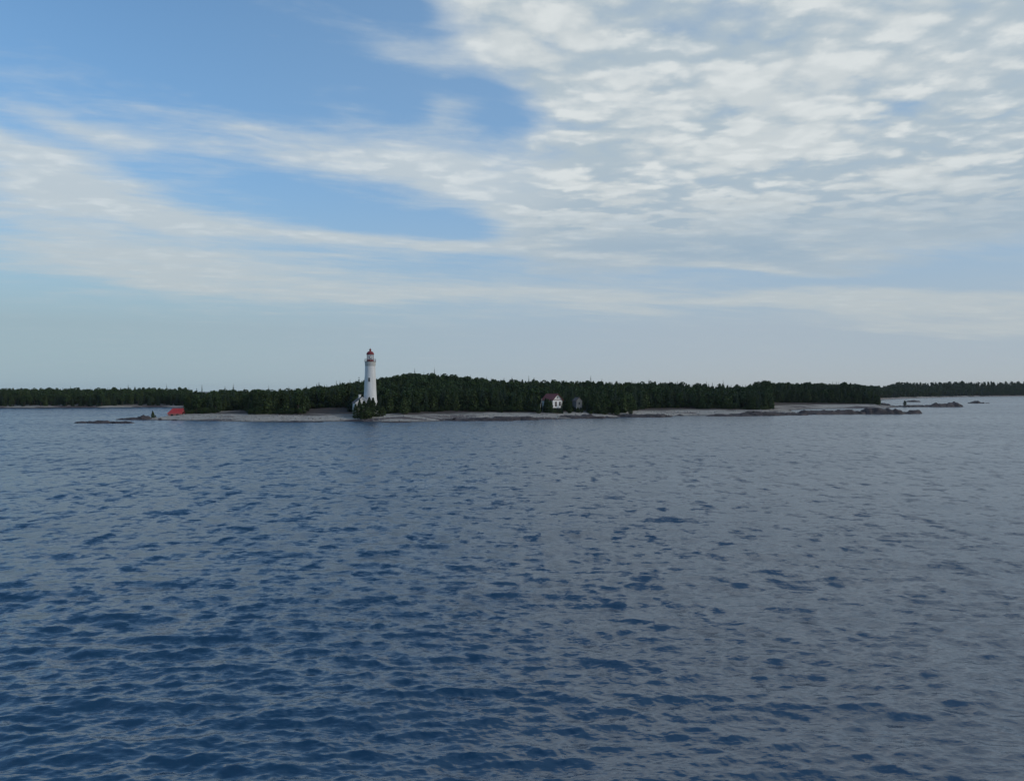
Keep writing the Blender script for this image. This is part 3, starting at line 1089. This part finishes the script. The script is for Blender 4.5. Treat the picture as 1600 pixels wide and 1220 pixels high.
def spruce_crown(rng, h, r, tiers=15, z0=0.08):
    P = []
    for t in range(tiers):
        f = t / (tiers - 1)
        z = h * (z0 + (1 - z0) * f) - 0.1
        rad = r * (1 - f) ** 0.85 * rng.uniform(0.75, 1.15) + 0.12
        m = int(5 + 6 * (1 - f))
        a0 = rng.uniform(0, 6.28)
        for b in range(m):
            a = a0 + 6.283 * b / m + rng.normal(0, 0.2)
            L = rad * rng.uniform(0.7, 1.2)
            dx, dy = math.cos(a), math.sin(a)
            droop = rng.uniform(0.15, 0.5) * L
            wdt = 0.30 * L + 0.16
            tip = np.array([dx * L, dy * L, z - droop])
            mid = np.array([dx * L * 0.55, dy * L * 0.55, z - droop * 0.35 + 0.05])
            root_ = np.array([0, 0, z + 0.12 * h / tiers * 3])
            side = np.array([-dy, dx, 0]) * wdt
            dn = np.array([0, 0, -0.35 * wdt])
            P += [root_, mid + side + dn, tip, mid - side + dn]
            hang = np.array([0, 0, -wdt * 1.5])
            P += [root_ * 0.6 + mid * 0.4, tip, tip * 0.5 + mid * 0.5 + hang, mid + hang * 0.8]
    top = np.array([[0.0, 0, h * 1.03], [0.10, 0, h * 0.9], [0, 0.05, h * 0.86], [-0.10, 0, h * 0.9]])
    return np.concatenate([np.array(P), top])


def cedar_crown(rng, h, r, n=760, z0=0.02):
    f = rng.random(n) ** 0.9
    z = h * (z0 + (1 - z0) * f)
    prof = np.interp(f, [0, 0.12, 0.35, 0.7, 0.9, 1.0], [0.62, 0.95, 1.0, 0.62, 0.25, 0.03])
    a = rng.uniform(0, 6.283, n)
    lump = 1 + 0.28 * np.sin(a * 3 + z * 1.7 + rng.uniform(0, 6)) * np.sin(z * 2.1 + rng.uniform(0, 6))
    rad = r * prof * lump * (0.35 + 0.65 * rng.random(n) ** 0.5)
    c = np.stack([rad * np.cos(a), rad * np.sin(a), z], 1)
    return leaf_faces(c, 0.13 * r + 0.20, rng)


def leafy_crown(rng, h, r, n=700, z0=0.2):
    k = 9
    C = []
    for i in range(k):
        a = rng.uniform(0, 6.283)
        q = r * 0.55 * rng.random() ** 0.5
        C.append((q * math.cos(a), q * math.sin(a), h * rng.uniform(z0 + 0.15, 0.86), r * rng.uniform(0.38, 0.6)))
    pts = []
    for i in range(n):
        cx, cy, cz, cr = C[rng.integers(k)]
        v = rng.normal(size=3)
        v /= np.linalg.norm(v)
        v *= cr * (0.6 + 0.4 * rng.random() ** 0.5)
        pts.append((cx + v[0], cy + v[1], min(h, cz + v[2] * 0.85)))
    return leaf_faces(np.array(pts), 0.10 * r + 0.16, rng)


def quads(P):
    return np.arange(len(P)).reshape(-1, 4)


def trunk_mesh(name, h, r, mat, rng, limbs=5):
    mb = MB()
    p = Vector((0, 0, -0.5))
    segs = 4
    for i in range(segs):
        q = Vector((rng.normal(0, 0.06), rng.normal(0, 0.06), -0.5 + (h + 0.5) * (i + 1) / segs))
        mb.tube(p, q, r * (1 - i / segs) + 0.02, r * (1 - (i + 1) / segs) + 0.02, seg=6)
        p = q
    for i in range(limbs):
        z = h * rng.uniform(0.3, 0.85)
        a = rng.uniform(0, 6.28)
        L = h * 0.16
        mb.tube((0, 0, z), (L * math.cos(a), L * math.sin(a), z + L * 0.4), r * 0.35, 0.02, seg=4)
    return mb.mesh(name, mat)


KINDS = []   # (kind, height, crown mesh, trunk mesh)
rt = np.random.default_rng(99)
for kind, cnt in (('spruce', 5), ('cedar', 5), ('leafy', 4)):
    for v in range(cnt):
        if kind == 'spruce':
            h, r_ = rt.uniform(9.0, 12.5), rt.uniform(1.5, 2.2)
            P = spruce_crown(rt, h, r_)
            mt = M['spruce']
        elif kind == 'cedar':
            h, r_ = rt.uniform(6.5, 9.5), rt.uniform(1.5, 2.1)
            P = cedar_crown(rt, h, r_)
            mt = M['cedar']
        else:
            h, r_ = rt.uniform(8.5, 11), rt.uniform(2.3, 3.1)
            P = leafy_crown(rt, h, r_)
            mt = M['leaf']
        crown = mesh_from('crown', P, quads(P), [mt])
        trunk = trunk_mesh('trunk', h * 0.9, 0.16 + 0.004 * h, M['bark'], rt)
        KINDS.append((kind, h, crown, trunk))
BY = {k: [i for i, t in enumerate(KINDS) if t[0] == k] for k in ('spruce', 'cedar', 'leafy')}

# instance sources for the wood beyond the edge (crown and trunk in one mesh)
src = bpy.data.collections.new('wood_sources')
for i, (kind, h, crown, trunk) in enumerate(KINDS):
    nv = len(crown.vertices)
    cv = np.empty(nv * 3, dtype=np.float32)
    crown.vertices.foreach_get('co', cv)
    bm = bmesh.new()
    bm.from_mesh(crown)
    nf = len(bm.faces)
    bm.from_mesh(trunk)
    bm.faces.ensure_lookup_table()
    for f in bm.faces[nf:]:
        f.material_index = 1
    me = bpy.data.meshes.new('wood_tree')
    bm.to_mesh(me)
    bm.free()
    me.materials.append(crown.materials[0])
    me.materials.append(trunk.materials[0])
    o = bpy.data.objects.new('wood_tree_%02d' % i, me)
    src.objects.link(o)


def wood(name, label, pts, rot, scl, idx):
    me = bpy.data.meshes.new(name)
    me.from_pydata([tuple(p) for p in pts], [], [])
    for nm, typ, data, key in (('rz', 'FLOAT_VECTOR', np.stack([np.zeros(len(rot)), np.zeros(len(rot)), rot], 1), 'vector'),
                               ('sc', 'FLOAT_VECTOR', scl, 'vector'), ('ix', 'INT', idx, 'value')):
        at_ = me.attributes.new(nm, typ, 'POINT')
        at_.data.foreach_set(key, np.ascontiguousarray(data, dtype=np.int32 if typ == 'INT' else np.float32).ravel())
    o = link(name, me)
    tag(o, label, 'wood', kind='stuff')
    ng = bpy.data.node_groups.new(name + '_nodes', 'GeometryNodeTree')
    ng.interface.new_socket('Geometry', in_out='INPUT', socket_type='NodeSocketGeometry')
    ng.interface.new_socket('Geometry', in_out='OUTPUT', socket_type='NodeSocketGeometry')
    gi, go = ng.nodes.new('NodeGroupInput'), ng.nodes.new('NodeGroupOutput')
    ci = ng.nodes.new('GeometryNodeCollectionInfo')
    ci.inputs['Collection'].default_value = src
    ci.inputs['Separate Children'].default_value = True
    ci.inputs['Reset Children'].default_value = True
    ip = ng.nodes.new('GeometryNodeInstanceOnPoints')
    ip.inputs['Pick Instance'].default_value = True

    def attr(nm, typ):
        n = ng.nodes.new('GeometryNodeInputNamedAttribute')
        n.data_type = typ
        n.inputs['Name'].default_value = nm
        return n.outputs[0]
    L = ng.links
    L.new(gi.outputs[0], ip.inputs['Points'])
    L.new(ci.outputs[0], ip.inputs['Instance'])
    L.new(attr('ix', 'INT'), ip.inputs['Instance Index'])
    L.new(attr('rz', 'FLOAT_VECTOR'), ip.inputs['Rotation'])
    L.new(attr('sc', 'FLOAT_VECTOR'), ip.inputs['Scale'])
    L.new(ip.outputs[0], go.inputs[0])
    md = o.modifiers.new('wood', 'NODES')
    md.node_group = ng
    return o


def build_woods():
    rng = np.random.default_rng(31)
    out = []
    # main wood
    def scatter(px0, px1, d0, d1, cell):
        pts = []
        xs0, xs1 = min(at(px0, d0)[0], at(px0, d1)[0]), max(at(px1, d0)[0], at(px1, d1)[0])
        gx = np.arange(xs0, xs1, cell)
        gy = np.arange(d0, d1, cell)
        X, Y = np.meshgrid(gx, gy)
        X = X.ravel() + rng.uniform(-0.45, 0.45, X.size) * cell
        Y = Y.ravel() + rng.uniform(-0.45, 0.45, Y.size) * cell
        return X, Y
    X, Y = scatter(280, 1420, 300, 600, 3.5)
    z, s, px = relief(X, Y)
    edge = np.interp(px, EDGE[:, 0], EDGE[:, 1])
    past = Y - edge + fbm(X / 6.0, Y / 6.0, 77, 2) * 5
    ok = (past > 0) & (past < 210) & (s > 6) & (px > 290) & (px < 1378)
    # clearings where the buildings stand
    for (bx, bd, br) in ((871, 342, 8.5), (905, 348, 4.2), (566, 306, 8.5), (578.6, 308, 7.5)):
        cx, cy, _ = at(bx, bd)
        ok &= ((X - cx) ** 2 + (Y - cy) ** 2) > br * br
    # keep the rows well behind the skyline out
    A = dict(x=X[ok], y=Y[ok], z=z[ok], px=px[ok], past=past[ok])
    return A


A = build_woods()
order = np.argsort(A['past'] + RNG.uniform(0, 1.5, len(A['past'])))
N_SINGLE = 262
single = order[:N_SINGLE]
rest = order[N_SINGLE:]


def pick(px, past, rng):
    u = rng.random()
    if past < 7:
        return 'cedar' if u < 0.62 else ('spruce' if u < 0.86 else 'leafy')
    hill = 560 < px < 760
    if hill:
        return 'leafy' if u < 0.45 else ('spruce' if u < 0.75 else 'cedar')
    return 'spruce' if u < 0.48 else ('leafy' if u < 0.64 else 'cedar')


ZONES = [(343, 'beside the red hut'), (387, 'in the recess near the red hut'), (481, 'halfway from hut to lighthouse'),
         (551, 'behind the bare ground left of the lighthouse'), (604, 'directly behind the lighthouse'), (660, 'just right of the lighthouse'), (760, 'behind the beach right of the lighthouse'),
         (850, 'left of the white cabin'), (892, 'around the white cabin'), (925, 'around the small grey shed'), (1000, 'between the shed and the right-hand beach'),
         (1105, 'behind the left half of right-hand beach'), (1206, 'behind the right half of right-hand beach'), (1262, 'at the near end of the back beach'), (1310, 'along the middle of the back beach'), (1400, 'at the far end of the back beach')]
WORDS = {'spruce': 'dark pointed spruce', 'cedar': 'bushy green cedar', 'leafy': 'round leafy tree'}


def tree(kind_i, loc, rotz, scl, label, group=None, name=None, crown_scale=None):
    kind, h, crown, trunk = KINDS[kind_i]
    root = empty(name or {'spruce': 'spruce_tree', 'cedar': 'cedar_tree', 'leafy': 'leafy_tree'}[kind], loc, rotz)
    root.scale = scl
    tag(root, label, 'tree', group)
    link('trunk', trunk, root)
    link('crown', crown, root)
    return root


ORD = ['first', 'second', 'third', 'fourth', 'fifth', 'sixth', 'seventh', 'eighth', 'ninth', 'tenth', 'eleventh', 'twelfth', 'thirteenth', 'fourteenth', 'fifteenth',
       'sixteenth', 'seventeenth', 'eighteenth', 'nineteenth', 'twentieth', 'twenty-first', 'twenty-second', 'twenty-third', 'twenty-fourth', 'twenty-fifth', 'twenty-sixth', 'twenty-seventh', 'twenty-eighth', 'twenty-ninth', 'thirtieth']
count = {}
for j in sorted(single, key=lambda q: A['px'][q]):
    px = A['px'][j]
    zone = next(t for lim, t in ZONES if px <= lim)
    k = pick(px, 0.0, RNG)
    i = int(RNG.choice(BY[k]))
    s = RNG.uniform(0.72, 1.1)
    if 850 < px < 925:
        s *= 0.8
    c = count[(zone, k)] = count.get((zone, k), 0) + 1
    tree(i, (A['x'][j], A['y'][j], A['z'][j] - 0.1), RNG.uniform(0, 6.28), (s * RNG.uniform(0.9, 1.15), s * RNG.uniform(0.9, 1.15), s),
         '%s %s from the left %s' % (ORD[min(c, 30) - 1], WORDS[k], zone), WORDS[k] + 's ' + zone)

idx, rot, scl = [], [], []
for j in rest:
    k = pick(A['px'][j], A['past'][j], RNG)
    idx.append(int(RNG.choice(BY[k])))
    rot.append(RNG.uniform(0, 6.28))
    s = RNG.uniform(0.66, 1.10)
    if k == 'spruce':
        s *= 0.80
    tall = 1.30 if (k == 'spruce' and RNG.random() < 0.06) else 1.0
    scl.append((s / tall ** 0.8, s / tall ** 0.8, s * tall))
P = np.stack([A['x'][rest], A['y'][rest], A['z'][rest] - 0.1], 1)
wood('forest', 'dark mixed wood covering the island behind the shore trees', P, np.array(rot), np.array(scl), np.array(idx))


def far_wood(name, label, px0, px1, d0, d1, cell, smin, depth, seed, pred=None, sc=(0.8, 1.1)):
    rng = np.random.default_rng(seed)
    xs = [at(p, d)[0] for p in (px0, px1) for d in (d0, d1)]
    X, Y = np.meshgrid(np.arange(min(xs), max(xs), cell), np.arange(d0, d1, cell))
    X = X.ravel() + rng.uniform(-0.45, 0.45, X.size) * cell
    Y = Y.ravel() + rng.uniform(-0.45, 0.45, Y.size) * cell
    z, s, px = relief(X, Y)
    ok = (s > smin) & (s < depth) & (px > px0) & (px < px1)
    if pred is not None:
        ok &= pred(X, Y, px, s)
    X, Y, z, px = X[ok], Y[ok], z[ok], px[ok]
    idx, rot, scl = [], [], []
    for i in range(len(X)):
        u = rng.random()
        k = 'spruce' if u < 0.42 else ('leafy' if u < 0.75 else 'cedar')
        idx.append(int(rng.choice(BY[k])))
        rot.append(rng.uniform(0, 6.28))
        s = rng.uniform(*sc)
        if k == 'spruce':
            s *= 0.80
        tall = 1.30 if (k == 'spruce' and rng.random() < 0.03) else 1.0
        scl.append((s / tall ** 0.7, s / tall ** 0.7, s * tall))
    return wood(name, label, np.stack([X, Y, z - 0.1], 1), np.array(rot), np.array(scl), np.array(idx))


far_wood('far_forest', 'dark wood across the bay behind the sandy spit', -420, 300, 500, 680, 4.2, 7.0, 130, 41)
far_wood('distant_forest', 'blue dark wood along the far right shore', 1180, 2100, 640, 1900, 6.5, 10.0, 120, 43, sc=(0.95, 1.3))

# low scrub where the wood meets the beach
def scrub():
    rng = np.random.default_rng(61)
    X, Y = np.meshgrid(np.arange(-150, 300, 1.9), np.arange(295, 560, 1.9))
    X = X.ravel() + rng.uniform(-0.9, 0.9, X.size)
    Y = Y.ravel() + rng.uniform(-0.9, 0.9, Y.size)
    z, s_, px = relief(X, Y)
    edge = np.interp(px, EDGE[:, 0], EDGE[:, 1])
    past = Y - edge + fbm(X / 5.0, Y / 5.0, 78, 2) * 6
    ok = (past > -2.5) & (past < 5) & (s_ > 9) & (px > 292) & (px < 1376)
    X, Y, z = X[ok], Y[ok], z[ok]
    n = len(X)
    sc = rng.uniform(0.14, 0.34, n)
    wood('undergrowth', 'low dark scrub along the foot of the wood', np.stack([X, Y, z - 0.15], 1), rng.uniform(0, 6.28, n),
         np.stack([sc * 1.8, sc * 1.8, sc], 1), rng.choice(BY['cedar'] + BY['leafy'], n))


scrub()

# trees with a place of their own
def solo(px, d, kind, v, height, wide, label, name=None, dz=-0.1, rotz=None):
    i = BY[kind][v % len(BY[kind])]
    h = KINDS[i][1]
    s = height / h
    x, y, _ = at(px, d)
    return tree(i, (x, y, ground(x, y) + dz), random.uniform(0, 6.28) if rotz is None else rotz, (s * wide, s * wide, s), label, name=name)


solo(561, 326, 'spruce', 1, 15.2, 1.0, 'tallest spruce standing right behind the cottage chimney')
solo(551, 329, 'spruce', 2, 11.5, 1.0, 'spruce just left of the tallest one behind the cottage')
solo(556, 295, 'cedar', 0, 5.8, 1.15, 'short cedar before the left corner of the cottage')
solo(562, 296.5, 'cedar', 3, 7.4, 1.0, 'dark cedar before the middle of the cottage gable')
solo(569, 297, 'cedar', 1, 6.6, 1.1, 'bushy cedar where the cottage meets the tower')
solo(577, 297, 'cedar', 2, 8.0, 1.0, 'tallest cedar at the foot of the lighthouse')
solo(583, 297.5, 'cedar', 4, 7.6, 1.05, 'cedar at the right foot of the lighthouse')
solo(590, 298.5, 'cedar', 0, 5.8, 1.2, 'low bushy cedar just right of the lighthouse foot')
solo(598, 300, 'cedar', 2, 4.2, 1.5, 'low spreading cedar on the beach side right of the lighthouse')
solo(566, 292, 'cedar', 4, 3.6, 1.5, 'lowest cedar nearest the water below the cottage')
solo(575, 293, 'cedar', 1, 4.2, 1.5, 'low wide cedar nearest the water below the tower')
solo(632, 309, 'cedar', 3, 7.4, 1.25, 'broad pale green cedar on its own before the dark wood')
solo(852.5, 334, 'cedar', 0, 6.6, 1.0, 'cedar at the rear corner of the white cabin')
solo(860.5, 331, 'cedar', 4, 6.0, 0.9, 'slim cedar before the near side wall of the white cabin')
solo(856, 333, 'cedar', 2, 6.2, 1.1, 'cedar hiding the side wall of the white cabin')
solo(877.5, 330, 'spruce', 3, 5.6, 0.7, 'slim young spruce before the right window of the white cabin')
solo(890, 334, 'cedar', 0, 6.5, 1.0, 'cedar between the white cabin and the small shed')
solo(866, 328, 'cedar', 4, 2.2, 1.6, 'low bush under the floor of the white cabin')
solo(903, 337, 'cedar', 1, 2.4, 1.6, 'low bush under the window of the small shed')
solo(842, 327.5, 'cedar', 3, 4.2, 1.3, 'short cedar at the foot of the bleached dead trunk')
solo(868, 329, 'cedar', 1, 2.0, 2.0, 'flat bush before the posts of the white cabin', name='low_bush')
solo(874, 329, 'cedar', 2, 2.1, 1.9, 'flat bush below the right corner of the white cabin', name='low_bush')
solo(909, 338, 'cedar', 0, 2.2, 1.7, 'flat bush below the right corner of the small shed', name='low_bush')
solo(943, 336, 'cedar', 2, 5.5, 1.3, 'round cedar standing before the wood right of the shed')
solo(964, 338, 'cedar', 3, 5.0, 1.3, 'second round cedar right of the shed, nearer the bare ground')
solo(985, 343, 'cedar', 0, 4.2, 1.3, 'small cedar at the start of the reddish bare ground')
solo(239, 309, 'cedar', 1, 3.1, 0.8, 'small lone tree on the tip of the sandy spit', dz=-0.2)
solo(243, 310, 'cedar', 4, 1.1, 1.8, 'flat bush at the foot of the lone spit tree', name='low_bush', dz=-0.1)
x, y, _ = at(1413.5, 536)
tree(BY['cedar'][2], (x, y, 1.3), 1.0, (0.62, 0.62, 0.42), 'round shrub alone on the low reef at the right', name='round_shrub')
solo(1372, 541, 'cedar', 2, 7.0, 1.2, 'last cedar at the right end of the back beach')

# leaning bleached trunk seen against the dark trees left of the cabin
mb = MB()
mb.tube((0, 0, 0), (0.4, 0, 3.0), 0.15, 0.13).tube((0.4, 0, 3.0), (1.1, 0.2, 6.6), 0.13, 0.05).tube((0.7, 0.1, 4.6), (1.5, 0, 5.6), 0.07, 0.03)
x, y, _ = at(843, 331)
o = mb.build('dead_trunk', M['pale_bark'], None, smooth=True, loc=(x, y, ground(x, y) - 0.2))
tag(o, 'bleached leaning dead trunk left of the white cabin', 'dead tree')


# ---------------------------------------------------------------- thin summer haze over the lake
hm = bpy.data.materials.new('haze')
hm.use_nodes = True
hm.node_tree.nodes.clear()
hv = hm.node_tree.nodes.new('ShaderNodeVolumePrincipled')
hv.inputs['Color'].default_value = (0.86, 0.92, 1.0, 1)
hv.inputs['Density'].default_value = 0.000035
hv.inputs['Anisotropy'].default_value = 0.2
ho = hm.node_tree.nodes.new('ShaderNodeOutputMaterial')
hm.node_tree.links.new(hv.outputs[0], ho.inputs['Volume'])
o = MB().box(-6700, 6700, -6700, 6700, -5, 48).build('haze', hm)
tag(o, 'thin pale haze over the lake', kind='stuff')
